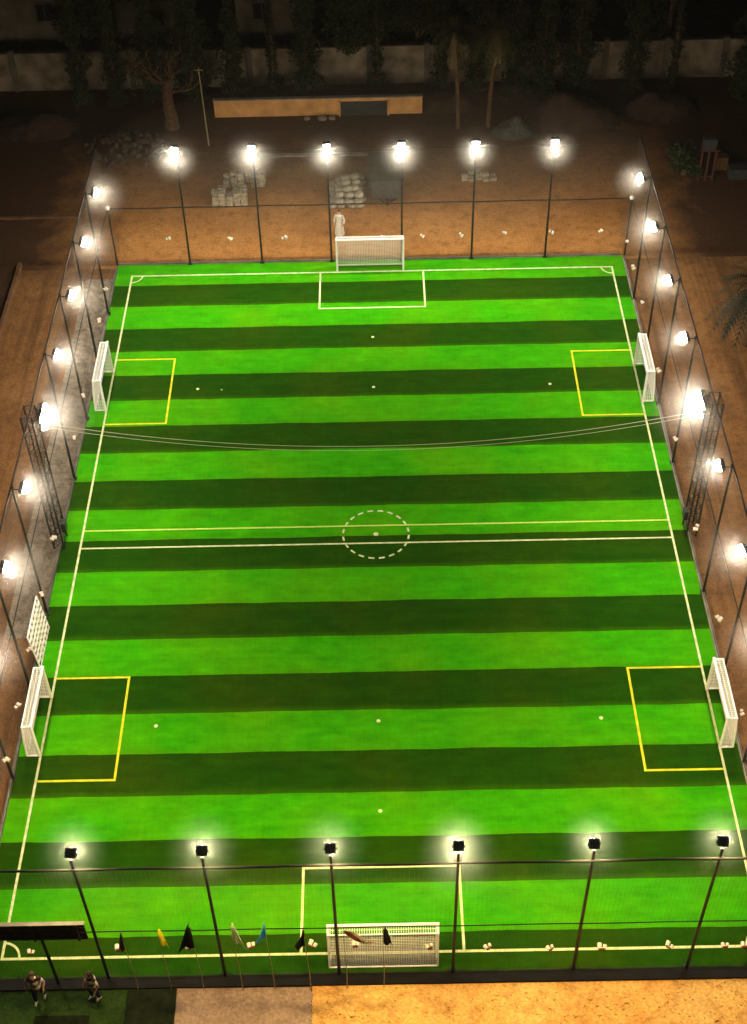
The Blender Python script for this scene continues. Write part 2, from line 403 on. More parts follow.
def pole_thing(H, heads, aim_dir, lens, over=0.0, dome=0.15):
    """local frame: the pitch lies towards +Y"""
    r = thing('floodlight_pole', 'x', 'floodlight pole')
    b = MB(); b.tube((0, 0, 0.02), (0, 0, H), 0.062, 0.05, 10); b.lathe((0, 0, H), [(0.058, -0.02), (0.058, 0.02), (0.02, 0.05)], 10)
    b.build('pole', M['steel'], r, smooth=False)
    p = MB(); p.box((0, 0, 0.03), (0.26, 0.26, 0.03))
    for sx in (-1, 1):
        for sy in (-1, 1): p.tube((sx*.1, sy*.1, .04), (sx*.1, sy*.1, .08), .014, n=6)
    p.build('base_plate', M['steel'], r)
    for (y, z, sz) in heads:
        k = MB(); k.tube((0, 0.0, z-0.1), (0, y, z-0.1), 0.025, n=6)
        w = sz[0]/2+0.02
        k.tube((-w, y, z-0.1), (w, y, z-0.1), 0.016, n=6)
        for sx in (-1, 1): k.tube((sx*w, y, z-0.1), (sx*w, y, z+0.03), 0.014, n=6)
        k.build('bracket', M['black'], r)
        lamp_head(r, (0, y, z), aim_dir, sz, lens, over=over, dome=dome)
    return r

near0 = pole_thing(7.88, [(0.16, 8.10, (0.34, 0.31, 0.14))], (0, 0.68, -0.73), M['lens'], over=0.03, dome=0.13)
far0 = pole_thing(7.35, [(0.14, 7.66, (0.38, 0.36, 0.13)), (0.14, 7.15, (0.40, 0.36, 0.13))], (0, 0.76, -0.65), M['lens_far'])
side0 = pole_thing(7.75, [(0.40, 7.74, (0.40, 0.36, 0.10))], (0, 0.93, -0.36), M['lens_side'], over=0.04, dome=0.30)
first = {}
def place(proto, loc, rz, label, group):
    o = proto if id(proto) not in first else copy_tree(proto)
    first[id(proto)] = 1
    o.location = loc; o.rotation_euler = (0, 0, rz+random.uniform(-.12, .12)); tag(o, label, 'floodlight pole', group); return o
NEARX = [-9.75, -5.6, -1.55, 2.48, 6.75, 10.78]
FARX = [-10.46, -6.3, -2.3, 1.75, 5.75, 9.98]
posn = ['leftmost of six', 'second from left of six', 'third from left of six', 'third from right of six', 'second from right of six', 'rightmost of six']
# floodlight further down the fourth near pole
for i, x in enumerate(NEARX):
    o = place(near0, (x, -0.78, 0), 0, 'black floodlight pole on the near fence seen from behind, ' + posn[i], 'floodlight poles along the near fence')
    NEAR4 = o if i == 3 else (NEAR4 if i > 3 else None)
for i, x in enumerate(FARX):
    place(far0, (x, YF+0.02, 0), PI, 'black floodlight pole with glaring lamps on the far fence, ' + posn[i], 'floodlight poles along the far fence')
kk = MB(); kk.tube((0, 0, 7.18), (0, 0.2, 7.18), 0.025, n=6); kk.build('bracket', M['black'], NEAR4)
lamp_head(NEAR4, (0, 0.26, 7.2), (0, 0.5, -0.86), (0.26, 0.22, 0.10), M['lens'])
NEAR4['label'] = 'black near floodlight pole with a second lamp below its top one'
SIDEY = {-1: [3.3, 7.7, 12.05, 16.4, 25.0, 29.4, 33.8, 38.2], 1: [3.45, 7.85, 12.25, 16.9, 25.3, 29.7, 34.05, 38.6]}
PXS = {-1: -14.62, 1: 14.50}
nm = {0: 'nearest of the eight', 1: 'second nearest of the eight', 2: 'third nearest of the eight', 3: 'just nearer than the lattice tower',
      4: 'just beyond the lattice tower', 5: 'second beyond the lattice tower', 6: 'third beyond the lattice tower', 7: 'farthest, beside the far corner'}
for s, w in ((-1, 'left'), (1, 'right')):
    for i, y in enumerate(SIDEY[s]):
        place(side0, (PXS[s], y, 0), -s*-1*PI/2 if False else (PI/2 if s > 0 else -PI/2), f'black floodlight pole along the {w} side net, {nm[i]}', f'floodlight poles along the {w} side')

# ------------------------------------------------------------------ lattice towers and the cable between them
def tower(s, label):
    y = 20.75; x = PXS[s]-s*0.0
    r = thing('lattice_tower', label, 'lattice tower', (x, y, 0), PI/2 if s > 0 else -PI/2, 'lattice towers at midfield')
    H = 8.0; w = 0.40
    ch = [(-w, 0.18), (w, 0.18), (-w, -0.28), (w, -0.28)]
    for cx, cy in ch: MB().tube((cx, cy, 0), (cx, cy, H), 0.045, n=8).build('chord', M['steel'], r)
    b = MB(); n = 16
    for k in range(n):
        z0 = H*k/n; z1 = H*(k+1)/n
        for (p, q) in ((0, 1), (2, 3), (0, 2), (1, 3)):
            a, c = (ch[p], ch[q]) if k % 2 else (ch[q], ch[p])
            b.tube((*a, z0), (*c, z1), 0.016, n=5)
            b.tube((*ch[p], z1), (*ch[q], z1), 0.016, n=5)
    b.build('bracing', M['steel'], r)
    k = MB(); k.tube((-0.75, 0.3, 7.85), (0.75, 0.3, 7.85), 0.035, n=6)
    for sx in (-.4, .4): k.tube((sx, .18, 7.85), (sx, .3, 7.85), .03, n=6)
    k.build('crossbar', M['steel'], r)
    for dx, dz in ((-0.24, 0.12), (0.24, 0.12), (-0.24, -0.34), (0.24, -0.34)):
        lamp_head(r, (dx, 0.52, 7.85+dz), (0.25*dx, 0.95, -0.3), (0.42, 0.38, 0.10), M['lens_tower'], over=0.03, dome=0.26)
        q = MB(); q.tube((dx, 0.3, 7.85 + dz*0.3), (dx, 0.44, 7.85+dz), 0.02, n=6); q.build('bracket', M['black'], r)
    c = MB(); c.box((0, 0.3, 1.1), (0.36, 0.18, 0.5)); c.build('switch_box', M['steel'], r)
    return r
tower(-1, 'dark steel lattice tower with a lamp cluster at the left end of midfield')
tower(1, 'dark steel lattice tower with a lamp cluster at the right end of midfield')
for j, (sag, dy, dz, lab) in enumerate(((1.68, 0.0, 0.03, 'thin pale cable sagging across the pitch, the upper of two strands'), (1.72, -0.08, -0.10, 'thin pale cable sagging across the pitch, the lower of two strands'))):
    b = MB(); p = []
    for k in range(61):
        u = -1+2*k/60; p.append((u*13.95, 20.1+dy, 7.9+dz-sag*(1-u*u)))
    b.path(p, 0.013 if j == 0 else 0.010, 5)
    tag(b.build('overhead_cable', M['cable']), lab, 'cable', 'cables strung between the lattice towers')

# ------------------------------------------------------------------ net fences
def net_fence(label, A, B, top, mid, cell=0.15, r=0.0019, low=0.06, nm=None, tr=0.042, mr=0.022):
    A = Vector((*A, 0)); B = Vector((*B, 0)); ln = (B-A).length; d = (B-A).normalized()
    root = thing('net_fence', label, 'net fence', A, math.atan2(d.y, d.x), 'net fences round the pitch')
    rnd = random.Random(int(abs(A.x*31+A.y*7+B.x)))
    nb = MB()
    nx = int(ln/cell); nz = int((top-low)/cell)
    for i in range(nx+1):
        x = ln*i/nx; j = rnd.uniform(-.02, .02)
        pts = [(x+j*math.sin(k*1.3), 0.02*math.sin(x*2.1+k), low+(top-low)*k/4) for k in range(5)]
        nb.path(pts, r, 3)
    for k in range(nz+1):
        z = low+(top-low)*k/nz; N = int(ln/1.5)
        nb.path([(ln*i/N, 0.02*math.sin(i*2.0+k*.3), z+(0.015*math.sin(i*1.7+k) if 0 < k < nz else 0)) for i in range(N+1)], r, 3)
    nb.build('net', nm or M['net'], root)
    MB().path([(ln*i/30, -0.06, top+0.02*math.sin(i*1.1)) for i in range(31)], tr, 8).build('top_rail', M['black'], root)
    MB().path([(ln*i/30, -0.06, mid+0.015*math.sin(i*1.3)) for i in range(31)], mr, 6).build('middle_rail', M['black'], root)
    MB().path([(ln*i/30, 0.05, 0.09) for i in range(31)], 0.012, 5).build('bottom_rope', M['net'], root)
    return root
net_fence('tall black net fence along the near short end, with black rails', (-14.75, YN-0.06), (14.65, YN-0.06), 7.5, 3.5)
net_fence('tall black net fence along the far short end, lit brown dirt behind', (14.55, YF+0.02), (-14.7, YF+0.02), 7.2, 3.75, tr=0.012, mr=0.034)
net_fence('tall black net fence along the left long side, beside the gravel strip', (-14.66, YF), (-14.66, YN), 7.6, 3.7, r=0.0030, nm=M['palenet'])
net_fence('tall black net fence along the right long side, beside brown ruts', (14.54, YN), (14.54, YF), 7.6, 3.7, r=0.0022, nm=M['palenet'])
for s, w, x in ((-1, 'left', -14.68), (1, 'right', 14.58)):
    r = thing('corner_post', f'slender dark half height post at the far {w} corner, small white cap on it', 'post', (x, YF+0.06, 0), 0, 'far corner posts')
    MB().tube((0, 0, 0), (0, 0, 3.7), 0.05, n=8).build('post', M['steel'], r)
    MB().blob((0, 0, 3.82), 0.14, 2, 0.06).build('cap', M['fixture'], r, smooth=True)

# ------------------------------------------------------------------ white fixtures clipped on the nets
def fixture():
    r = thing('net_light', 'x', 'fixture')
    b = MB(); b.box((0, -0.02, 0), (0.26, 0.06, 0.16)); b.tube((0, -.02, -.08), (0, -.02, -.22), .025, n=6); b.build('bracket', M['bracket'], r)
    MB().tube((-0.10, 0.0, 0.01), (-0.10, 0.24, -0.03), 0.085, 0.105, 12).build('lamp_can', M['fixture'], r)
    MB().tube((0.11, 0.0, 0.03), (0.14, 0.17, 0.03), 0.075, 0.085, 12).build('lamp_can', M['fixture'], r)
    return r
fx0 = fixture()
FIX = []
order9 = lambda i, n: 'leftmost' if i == 0 else 'rightmost' if i == n-1 else ORD[i]+' from left'
FN = [(-12.2, 2.15), (-9.09, 2.32), (-6.64, 2.38), (-4.51, 2.35), (-2.43, 2.35), (-0.93, 2.30), (1.65, 2.06), (3.69, 1.99), (5.87, 1.83), (7.64, 1.77), (9.95, 1.83), (11.93, 1.76), (12.62, 1.75)]
for i, (x, z) in enumerate(FN):
    FIX.append(((x, YN+0.02, z-0.35), 0, f'small white twin fixture low on the near net, {order9(i, len(FN))} of thirteen', 'white fixtures on the near net'))
FF = [(-11.51, 1.86), (-7.94, 1.77), (-4.94, 1.77), (0.67, 1.7), (2.94, 1.71), (5.15, 1.73), (7.53, 1.8), (10.24, 1.8), (12.96, 1.81)]
for i, (x, z) in enumerate(FF):
    FIX.append(((x, YF-0.06, z), PI, f'small white twin fixture on the far net, {order9(i, len(FF))} of nine', 'white fixtures on the far net'))
nf = lambda i, n: 'nearest' if i == 0 else 'farthest' if i == n-1 else ORD[i]+' nearest'
for w, x, rz, ys in (('left', -14.56, -PI/2, [7.44, 10.04, 12.93, 15.94, 19.33, 26.02, 29.14, 35.26, 38.14]), ('right', 14.44, PI/2, [9.03, 13.96, 19.19, 25.18, 30.29, 35.97, 39.16, 41.6])):
    for i, y in enumerate(ys):
        FIX.append(((x, y, 1.75), rz, f'small white twin fixture on the {w} side net, {nf(i, len(ys))} of {["", "eight", "nine"][len(ys)-7]}', f'white fixtures on the {w} net'))
for i, (loc, rz, lab, grp) in enumerate(FIX):
    o = fx0 if i == 0 else copy_tree(fx0)
    o.scale = (random.uniform(.62, .85),)*3
    o.location = loc; o.rotation_euler = (random.uniform(-.3, .3), random.uniform(-.4, .4), rz+random.uniform(-.7, .7)); tag(o, lab, 'fixture', grp)

# ------------------------------------------------------------------ goals
def goal(label, loc, rz, W, H, dt, db, r=0.045, cell=0.11, group=None, nr=0.006):
    """mouth at local y=0 facing +Y, depth towards -Y"""
    g = thing('football_goal', label, 'goal', loc, rz, group)
    for s in (-1, 1):
        MB().tube((s*W/2, 0, 0), (s*W/2, 0, H), r, n=10).build('post', M['white'], g)
    MB().tube((-W/2-r, 0, H), (W/2+r, 0, H), r, n=10).build('crossbar', M['white'], g)
    for s in (-1, 1):
        b = MB(); rr = r*0.7
        b.path([(s*W/2, 0, H-0.01), (s*W/2, -dt, H-0.01), (s*W/2, -db, 0.05), (s*W/2, 0, 0.05)], rr, 8); b.build('side_frame', M['white'], g)
    MB().tube((-W/2, -db, 0.05), (W/2, -db, 0.05), r*0.7, n=8).build('ground_bar', M['white'], g)
    MB().tube((-W/2, -dt, H-0.01), (W/2, -dt, H-0.01), r*0.55, n=8).build('rear_top_bar', M['white'], g)
    nb = MB(); prof = [(0, H), (-dt, H-0.02)]
    n = int(H/cell)
    for k in range(1, n+1): t = k/n; prof.append((-dt-(db-dt)*t-0.05*math.sin(t*PI), (H-0.02)*(1-t)+0.05*t))
    nx = int(W/cell)
    for i in range(nx+1):
        x = -W/2+W*i/nx; nb.path([(x, y, z) for y, z in prof], nr, 4)
    for k, (y, z) in enumerate(prof):
        if k: nb.path([(-W/2, y, z), (0, y, z-0.01), (W/2, y, z)], nr, 4)
    nb.path([(-W/2, -dt/2, H), (W/2, -dt/2, H)], nr, 4)
    for s in (-1, 1):
        x = s*W/2
        for k, (y, z) in enumerate(prof[1:-1]): nb.path([(x, 0, z), (x, y, z)], nr, 4)
        m = max(3, int(db/cell))
        for j in range(1, m):
            u = j/m; nb.path([(x, -dt*u, H-0.02), (x, -db*u, 0.05)], nr, 4)
    nb.build('net', M['goalnet'], g)
    return g
goal('white full size goal at the near end, its net backing onto the near fence', (0.03, 0.0, 0), 0, 3.84, 2.0, 0.35, 0.55, r=0.055, cell=0.085, nr=0.011, group='end goals')
goal('white full size goal at the far end in front of the brown dirt', (-0.08, L+0.12, 0), PI, 3.76, 2.08, 0.3, 0.5, r=0.055, cell=0.09, nr=0.010, group='end goals')
SG = 'small side goals'
goal('small white goal on the left side, nearer of two, beside the lattice screen', (-13.72, 10.25, 0), -PI/2, 2.95, 2.0, 0.36, 0.52, r=0.06, cell=0.10, nr=0.016, group=SG)
goal('small white goal on the left side, farther of two, before the gravel strip', (-13.74, 31.55, 0), -PI/2, 3.1, 2.0, 0.36, 0.52, r=0.06, cell=0.10, nr=0.016, group=SG)
goal('small white goal on the right side, nearer of two, at the yellow box', (13.70, 10.05, 0), PI/2, 2.95, 2.0, 0.36, 0.52, r=0.06, cell=0.10, nr=0.016, group=SG)
goal('small white goal on the right side, farther of two, at the yellow box', (13.74, 31.4, 0), PI/2, 3.0, 2.0, 0.36, 0.52, r=0.06, cell=0.10, nr=0.016, group=SG)

# lattice panel leaning on the left net
r = thing('lattice_screen', 'white lattice screen full of dark holes leaning on the left net', 'screen', (-14.42, 14.45, 0))
Wp, Hp = 2.28, 2.02
def pp(u, v): return (-0.17*v/Hp, u, 0.02+v)
f = MB()
for a, b in (((-Wp/2, 0), (Wp/2, 0)), ((Wp/2, 0), (Wp/2, Hp)), ((Wp/2, Hp), (-Wp/2, Hp)), ((-Wp/2, Hp), (-Wp/2, 0))): f.tube(pp(*a), pp(*b), 0.035, n=8)
f.build('frame', M['white'], r)
lt = MB(); nu, nv = 7, 6
for i in range(1, nu): u = -Wp/2+Wp*i/nu; lt.tube(pp(u, 0), pp(u, Hp), 0.058, n=6)
for j in range(1, nv): v = Hp*j/nv; lt.tube(pp(-Wp/2, v), pp(Wp/2, v), 0.058, n=6)
lt.build('lattice', M['white'], r)

# ------------------------------------------------------------------ flags on sticks
FL = [(-8.64, -1.27, 'black', (0.012, 0.01, 0.012), 1.0, 'black flag hanging furled on a stick, leftmost of the eight flags'),
      (-7.47, -1.27, 'yellow', (0.80, 0.70, 0.03), 0.75, 'yellow flag on a thin stick, the only yellow one'),
      (-6.33, -1.28, 'black', (0.012, 0.01, 0.012), 1.25, 'wide black flag on a stick between the yellow and pale green flags'),
      (-4.95, -1.3, 'pale', (0.55, 0.62, 0.36), 1.05, 'pale green flag on a thin stick beside the blue flag'),
      (-3.82, -1.3, 'blue', (0.12, 0.45, 0.65), 0.75, 'light blue flag on a thin stick, the only blue one'),
      (-2.55, -1.3, 'black', (0.02, 0.014, 0.012), 0.95, 'black flag on a stick just left of the near goal'),
      (-1.27, -1.32, 'brown', (0.26, 0.10, 0.05), 1.0, 'brown and white flag slanting across the near goal net'),
      (0.03, -1.28, 'black', (0.012, 0.01, 0.012), 0.9, 'narrow black flag on a stick before the middle of the near goal')]
for i, (x, y, cn, c, sz, lab) in enumerate(FL):
    H = 4.25 if i not in (2, 3, 4) else 4.6
    r = thing('flag', lab, 'flag', (x, y, FZ+0.33), 0, 'flags on sticks along the near kerb')
    lean = random.uniform(-.04, .04); rd = random.Random(i)
    pts = [(lean*k/6+0.02*math.sin(k), 0, (H+0.0)*k/6) for k in range(7)]
    MB().path(pts, [0.02-0.0018*k for k in range(7)], 6).build('stick', M['bamboo'], r)
    me = MB(); top = H-0.04; nu, nv = 7, 8
    sgn = {0: -1, 1: 1, 2: -1, 3: 1, 4: -1, 5: -1, 6: 1, 7: 1}[i]
    wd = {0: .30, 1: .26, 2: .62, 3: .50, 4: .42, 5: .42, 6: 1.0, 7: .32}[i]; ht = 1.15*sz
    grid = []
    for a in range(nv+1):
        v = a/nv; row = []
        for b in range(nu+1):
            u = b/nu
            w = wd*(0.12+0.88*v) if i != 6 else wd
            X = lean + sgn*w*u*(0.95 if i != 6 else 1.0); Y = 0.10*math.sin(u*6+a*.35+i)*(0.3+u)
            Z = top - ht*v - (0.25*u*v if i != 6 else 0.95*u*1.0*(1-0.35*v)) + 0.04*math.sin(u*7+i)
            if i == 6: Z = top - 0.30*v - 0.95*u
            row.append((X, Y, Z))
        grid.append(row)
    for a in range(nv):
        for b in range(nu): me.quad(grid[a][b], grid[a][b+1], grid[a+1][b+1], grid[a+1][b])
    o = me.build('cloth', cloth('flag_'+cn, c) , r, smooth=True)
    if i == 6:
        m2 = cloth('flag_cream', (0.6, 0.5, 0.36)); o.data.materials.append(m2)
        for p in o.data.polygons:
            if (p.index // nu) in (0, 1, 2): p.material_index = 1
    sd = o.modifiers.new('s', 'SOLIDIFY'); sd.thickness = 0.006
# ------------------------------------------------------------------ sign board by the near left corner
r = thing('sign_board', 'dark wide board on posts at the near left corner, pale lit top edge', 'board', (-12.6, -0.98, 0))
b = MB(); b.box((-0.2, 0, 3.75), (5.75, 0.05, 1.02)); b.build('board', M['board'], r)
b = MB()
for k in range(3): b.box((-0.2, -0.045, 3.42+0.33*k), (5.7, 0.035, 0.05))
for x in (-2.3, -0.6, 0.9, 2.4): b.box((x, -0.06, 3.75), (0.06, 0.06, 1.0))
b.build('batten', M['board'], r)
b = MB(); b.box((-0.2, 0.0, 4.285), (5.8, 0.14, 0.045)); b.build('lit_edge', M['concrete'], r)  # paler strip puts the lamplight on the board's top edge into colour
for x in (-2.6, 1.1): MB().tube((x, 0.0, -0.02), (x, 0.0, 3.24), 0.06, n=8).build('post', M['steel'], r)
b = MB(); b.box((-8.15, -2.0, 0.0), (1.75, 1.5, 0.03)); tag(b.build('mat', M['painted_shade'], bevel=0.008), 'dark rectangle painted as shade at the edge of the grass beside the paving', 'mat')  # thin dark slab stands in for a shadow on the grass
b = MB(); b.box((-11.2, -2.75, 0.0), (1.9, 1.2, 0.03)); tag(b.build('mat', M['painted_shade'], bevel=0.008), 'dark rectangle painted as shade on the grass before the two striped people', 'mat')  # another shadow patch, built as a flat dark slab

# ------------------------------------------------------------------ people
def skin_mesh(name, joints, edges, m, parent, root=0, sub=2):
    me = bpy.data.meshes.new(name); me.from_pydata([j[0] for j in joints], edges, []); me.update(); me.materials.append(m)
    o = bpy.data.objects.new(name, me); COL.objects.link(o); o.parent = parent
    sk = o.modifiers.new('skin', 'SKIN'); sk.use_smooth_shade = True
    if not me.skin_vertices: 
        me.skin_vertices.new() if hasattr(me.skin_vertices, 'new') else None
    return o, me
def person(label, loc, rz, outfit, Hs=1.72, arms=0.0, step=0.1):
    root = thing('person', label, 'person', loc, rz)
    k = Hs/1.72
    def limb(b, pts, rs, n=10): b.path([Vector(p)*k for p in pts], [r*k for r in rs], n)
    # body: one continuous remeshed figure
    b = MB()
    limb(b, [(0,0,.86), (0,0,.95), (0,.0,1.08), (0,.0,1.25), (0,0,1.38), (0,0,1.45)], [.10,.145,.125,.15,.13,.055], 14)
    limb(b, [(0,0,1.40), (0,.01,1.52)], [.056,.052])
    b.blob((0, .02*k, 1.61*k), .105*k, 3, 0, (.82, .98, 1.12))
    b.blob((0, .125*k, 1.60*k), .018*k, 1, 0, (1, 1.2, 1.5))
    for s in (-1, 1):
        b.blob((s*.088*k, .01*k, 1.61*k), .022*k, 1, 0, (.5, 1, 1.4))
        limb(b, [(s*.10,0,.90), (s*.11,.02+step*s*.3,.48), (s*.115,-.01+step*s*.5,.09)], [.092,.06,.042])
        limb(b, [(s*.115,-.04+step*s*.5,.05), (s*.125,.15+step*s*.5,.03)], [.042,.034])
        sh = (s*.18,0,1.38); el = (s*(.25+arms*.1),-.03,1.10); wr = (s*(.24+arms*.06),.10+.1*arms,.87+.15*arms)
        limb(b, [(s*.05,0,1.39), sh, el, wr], [.065,.06,.042,.030])
        hp = Vector(wr)+Vector((0,.03,-.07)); limb(b, [wr, hp], [.03,.036])
        for q in range(4):
            p0 = hp+Vector((0, .027-.018*q, -.01)); ln = (.07,.08,.075,.06)[q]
            limb(b, [p0, p0+Vector((-s*.006,.004,-ln*.55)), p0+Vector((-s*.02,.01,-ln))], [.0095,.009,.007], 6)
        p0 = hp+Vector((0,.03,.02)); limb(b, [p0, p0+Vector((-s*.01,.035,-.025)), p0+Vector((-s*.02,.045,-.055))], [.011,.010,.008], 6)
    body = b.build('body', M['skin'], root)
    rm = body.modifiers.new('r', 'REMESH'); rm.mode = 'VOXEL'; rm.voxel_size = 0.008; rm.use_smooth_shade = True
    # hair
    hb = MB(); hb.blob((0, -.005*k, 1.655*k), .108*k, 3, .03, (.88, .98, .95)); hb.build('hair', M['hair'], root, smooth=True)
    for s in (-1, 1):
        MB().blob((s*.032*k, .118*k, 1.625*k), .010*k, 1, 0).build('eye', M['hair'], root)
    MB().blob((0, .118*k, 1.565*k), .02*k, 1, 0, (1.2, .4, .35)).build('mouth', M['bracket'], root)
    if outfit == 'robe':
        c = MB(); limb(c, [(0,0,.18), (0,0,.6), (0,0,.95), (0,0,1.12), (0,0,1.28), (0,0,1.40), (0,0,1.465)], [.29,.235,.185,.165,.185,.165,.075], 18)
        for s in (-1, 1): limb(c, [(s*.06,0,1.38), (s*.18,0,1.375), (s*(.25+arms*.1),-.03,1.10), (s*(.245+arms*.06),.08,.92)], [.08,.078,.062,.058])
        o = c.build('robe', M['robe'], root)
    else:
        c = MB(); limb(c, [(0,0,.80), (0,0,.95), (0,0,1.10), (0,0,1.28), (0,0,1.40), (0,0,1.455)], [.175,.172,.16,.178,.155,.072], 16)
        for s in (-1, 1): limb(c, [(s*.06,0,1.38), (s*.18,0,1.375), (s*(.225+arms*.05),-.015,1.20)], [.08,.078,.066])
        o = c.build('shirt', M['shirt'], root)
        t = MB(); limb(t, [(0,0,.82), (0,0,.96)], [.16,.155], 14)
        for s in (-1, 1): limb(t, [(s*.095,0,.90), (s*.11,.02+step*s*.3,.48), (s*.115,-.01+step*s*.5,.12)], [.108,.085,.07])
        t = t.build('trousers', M['trousers'], root); q = t.modifiers.new('r', 'REMESH'); q.mode = 'VOXEL'; q.voxel_size = .012; q.use_smooth_shade = True
    q = o.modifiers.new('r', 'REMESH'); q.mode = 'VOXEL'; q.voxel_size = .012; q.use_smooth_shade = True
    for s in (-1, 1):
        sb = MB(); limb(sb, [(s*.115,-.06+step*s*.5,.045), (s*.12,.04+step*s*.5,.05), (s*.125,.17+step*s*.5,.03)], [.045,.052,.036]); sb.build('shoe', M['shoe'], root, smooth=True)
    return root
person('person in a black and white striped top standing on the grass at far left', (-12.05, -1.5, 0.0), PI, 'shirt', 1.85, 0.5, 0.25)
person('person in a black and white striped top standing beside the leftmost near pole', (-10.1, -1.5, 0.0), PI*0.8, 'shirt', 1.8, 0.2, 0.1)
person('person in a long pale robe standing behind the far goal and net', (-1.85, 45.3, 0.0), PI*0.9, 'robe', 1.78, 0.3, 0.05)

# ------------------------------------------------------------------ beyond the far fence
def block_stack(label, loc, rz, nx, ny, nz, d=(0.42, 0.24, 0.22), skip=0.0, m='brick'):
    b = MB(); rnd = random.Random(int(loc[0]*10))
    for i in range(nx):
        for j in range(ny):
            if rnd.random() < skip*.35: continue
            top = nz-(1 if rnd.random() < skip else 0)-(1 if rnd.random() < skip*.5 else 0)
            for k in range(max(1, top)):
                lo = k >= top-1 and rnd.random() < .45; rm_ = Matrix.Rotation(rnd.uniform(-.5,.5) if lo else rnd.uniform(-.04,.04), 3, 'Z') @ Matrix.Rotation(rnd.uniform(-.25,.25) if lo else 0, 3, 'X')
                b.box(((i-(nx-1)/2)*(d[0]+.012)+rnd.uniform(-.03,.03), (j-(ny-1)/2)*(d[1]+.012)+rnd.uniform(-.015,.015), d[2]/2+k*(d[2]+.004)+(.04 if lo else 0)), (d[0]-.03, d[1]-.02, d[2]-.004), rm_)
    o = b.build('block_stack', M[m]); o.location = loc; o.rotation_euler = (0, 0, rz)
    return tag(o, label, 'stack of blocks', 'stacks of blocks behind the far fence')
block_stack('pale wide stack of building blocks behind the second far pole, nearer of two', (-8.55, 49.2, 0), 0.04, 5, 4, 4, skip=.3)
block_stack('pale stack of building blocks half hidden behind another stack', (-7.75, 51.2, 0), -0.03, 6, 3, 4, skip=.5)
block_stack('faint low stack of pale blocks behind the second pole from right', (6.7, 51.2, 0), 0.1, 5, 3, 2, skip=.5)
# heap of pale sacks
rnd = random.Random(3)
sack = None; n = 0
for lay, (c, rr) in enumerate(((4, 5), (3, 5), (3, 4), (2, 3))):
    for i in range(c):
        for j in range(rr):
            x = -1.45+(i-(c-1)/2)*0.56+rnd.uniform(-.08,.08)+ (0.1*lay); y = 49.6+(j-(rr-1)/2)*0.62+rnd.uniform(-.08,.08); z = 0.16+lay*0.27
            if sack is None:
                b = MB(); b.blob((0, 0, 0), 0.33, 3, 0.03, (0.9, 1.0, 0.5)); sack = b.build('sack', M['sack'], smooth=True); o = sack
            else:
                o = sack.copy(); COL.objects.link(o)
            o.location = (x, y, z); o.rotation_euler = (rnd.uniform(-.15,.15), rnd.uniform(-.15,.15), rnd.uniform(-.5,.5)); n += 1
            tag(o, 'pale filled sack in the heap behind the far goal', 'sack', 'pale sacks heaped behind the far goal')
# dark box trailer
r = thing('trailer', 'dark flat sided box trailer parked beside the heap of pale sacks', 'trailer', (0.95, 50.1, 0), 0.03)
MB().box((0, 0, 1.05), (1.9, 3.3, 1.2)).build('body', M['gate'], r, bevel=0.03)
MB().box((0, 0, 1.68), (2.0, 3.4, 0.06)).build('roof', M['tarp'], r, bevel=0.01)
for s in (-1, 1):
    for y in (-.7, .7): MB().tube((s*.97, y, .33), (s*.79, y, .33), .32, n=18).build('wheel', M['black'], r)
b = MB(); b.path([(0, -1.65, .5), (0, -2.3, .45)], .05, 6); b.path([(-.5,-1.65,.5),(0,-2.3,.45)], .035, 6); b.path([(.5,-1.65,.5),(0,-2.3,.45)], .035, 6); b.build('drawbar', M['steel'], r)
# ochre wall with the gate
r = thing('yard_wall', 'low ochre wall lit orange behind the far floodlights', 'wall', (0, 59.4, 0))
b = MB(); b.box((-3.35, 0.1, 0.6), (13.7, 0.22, 1.2)); b.build('wall', M['orange'], r, bevel=0.01)
b = MB(); b.box((-3.35, 0.1, 1.237), (13.8, 0.3, 0.07)); b.build('coping', M['concrete'], r)
for x in (-1.95, 1.26): MB().box((x, -0.12, 0.52), (0.1, 0.16, 1.04)).build('gate_post', M['orange'], r)
g_ = MB(); g_.box((-0.35, -0.10, 0.5), (3.05, 0.06, 0.98))
for k in range(9): g_.box((-1.7+k*.34, -0.147, 0.5), (0.05, 0.03, 0.92))
g_.build('gate', M['gate'], r)
rnd = random.Random(11)
for i, (x, w) in enumerate(((-3.1, .5), (-4.1, .35), (-2.45, .4))):
    b = MB(); b.blob((0, 0, .16), w*.6, 2, .14, (1, .8, .55), i); o = b.build('rubble_block', M['brick']); o.location = (x, 58.75, 0)
    tag(o, ['pale chunk of rubble at the foot of the ochre wall, middle of three', 'pale chunk of rubble at the foot of the ochre wall, leftmost of three', 'pale chunk of rubble at the foot of the ochre wall, nearest the gate'][i], 'rubble', 'rubble by the ochre wall')
# concrete strips on the ground
for (x0, x1, y, w, lab) in ((-7.2, 3.4, 54.4, 0.28, 'thin pale kerb strip lying behind the far row of floodlights'), (-24.5, -17.0, 47.9, 0.22, 'thin brown kerb strip on the dark ground left of the far corner')):
    b = MB(); n = int((x1-x0)/1.2)
    for k in range(n): b.box((x0+1.2*(k+.5), y+0.02*math.sin(k*2), .04), (1.17, w, .16))
    tag(b.build('kerb_strip', M['concrete' if x0 > -10 else 'edging'], bevel=.01), lab, 'kerb')
b = MB()
for k in range(22): b.box((-20.3+0.02*math.sin(k), 16.5+1.2*k+.6, .12), (0.2, 1.17, .36))
tag(b.build('low_wall', M['edging'], bevel=.01), 'low brown edging wall running along the left edge of the dirt yard', 'low wall')
sheet('dark_yard', -60, -20.42, 5, 43.2, GZ+0.006, M['soil'])

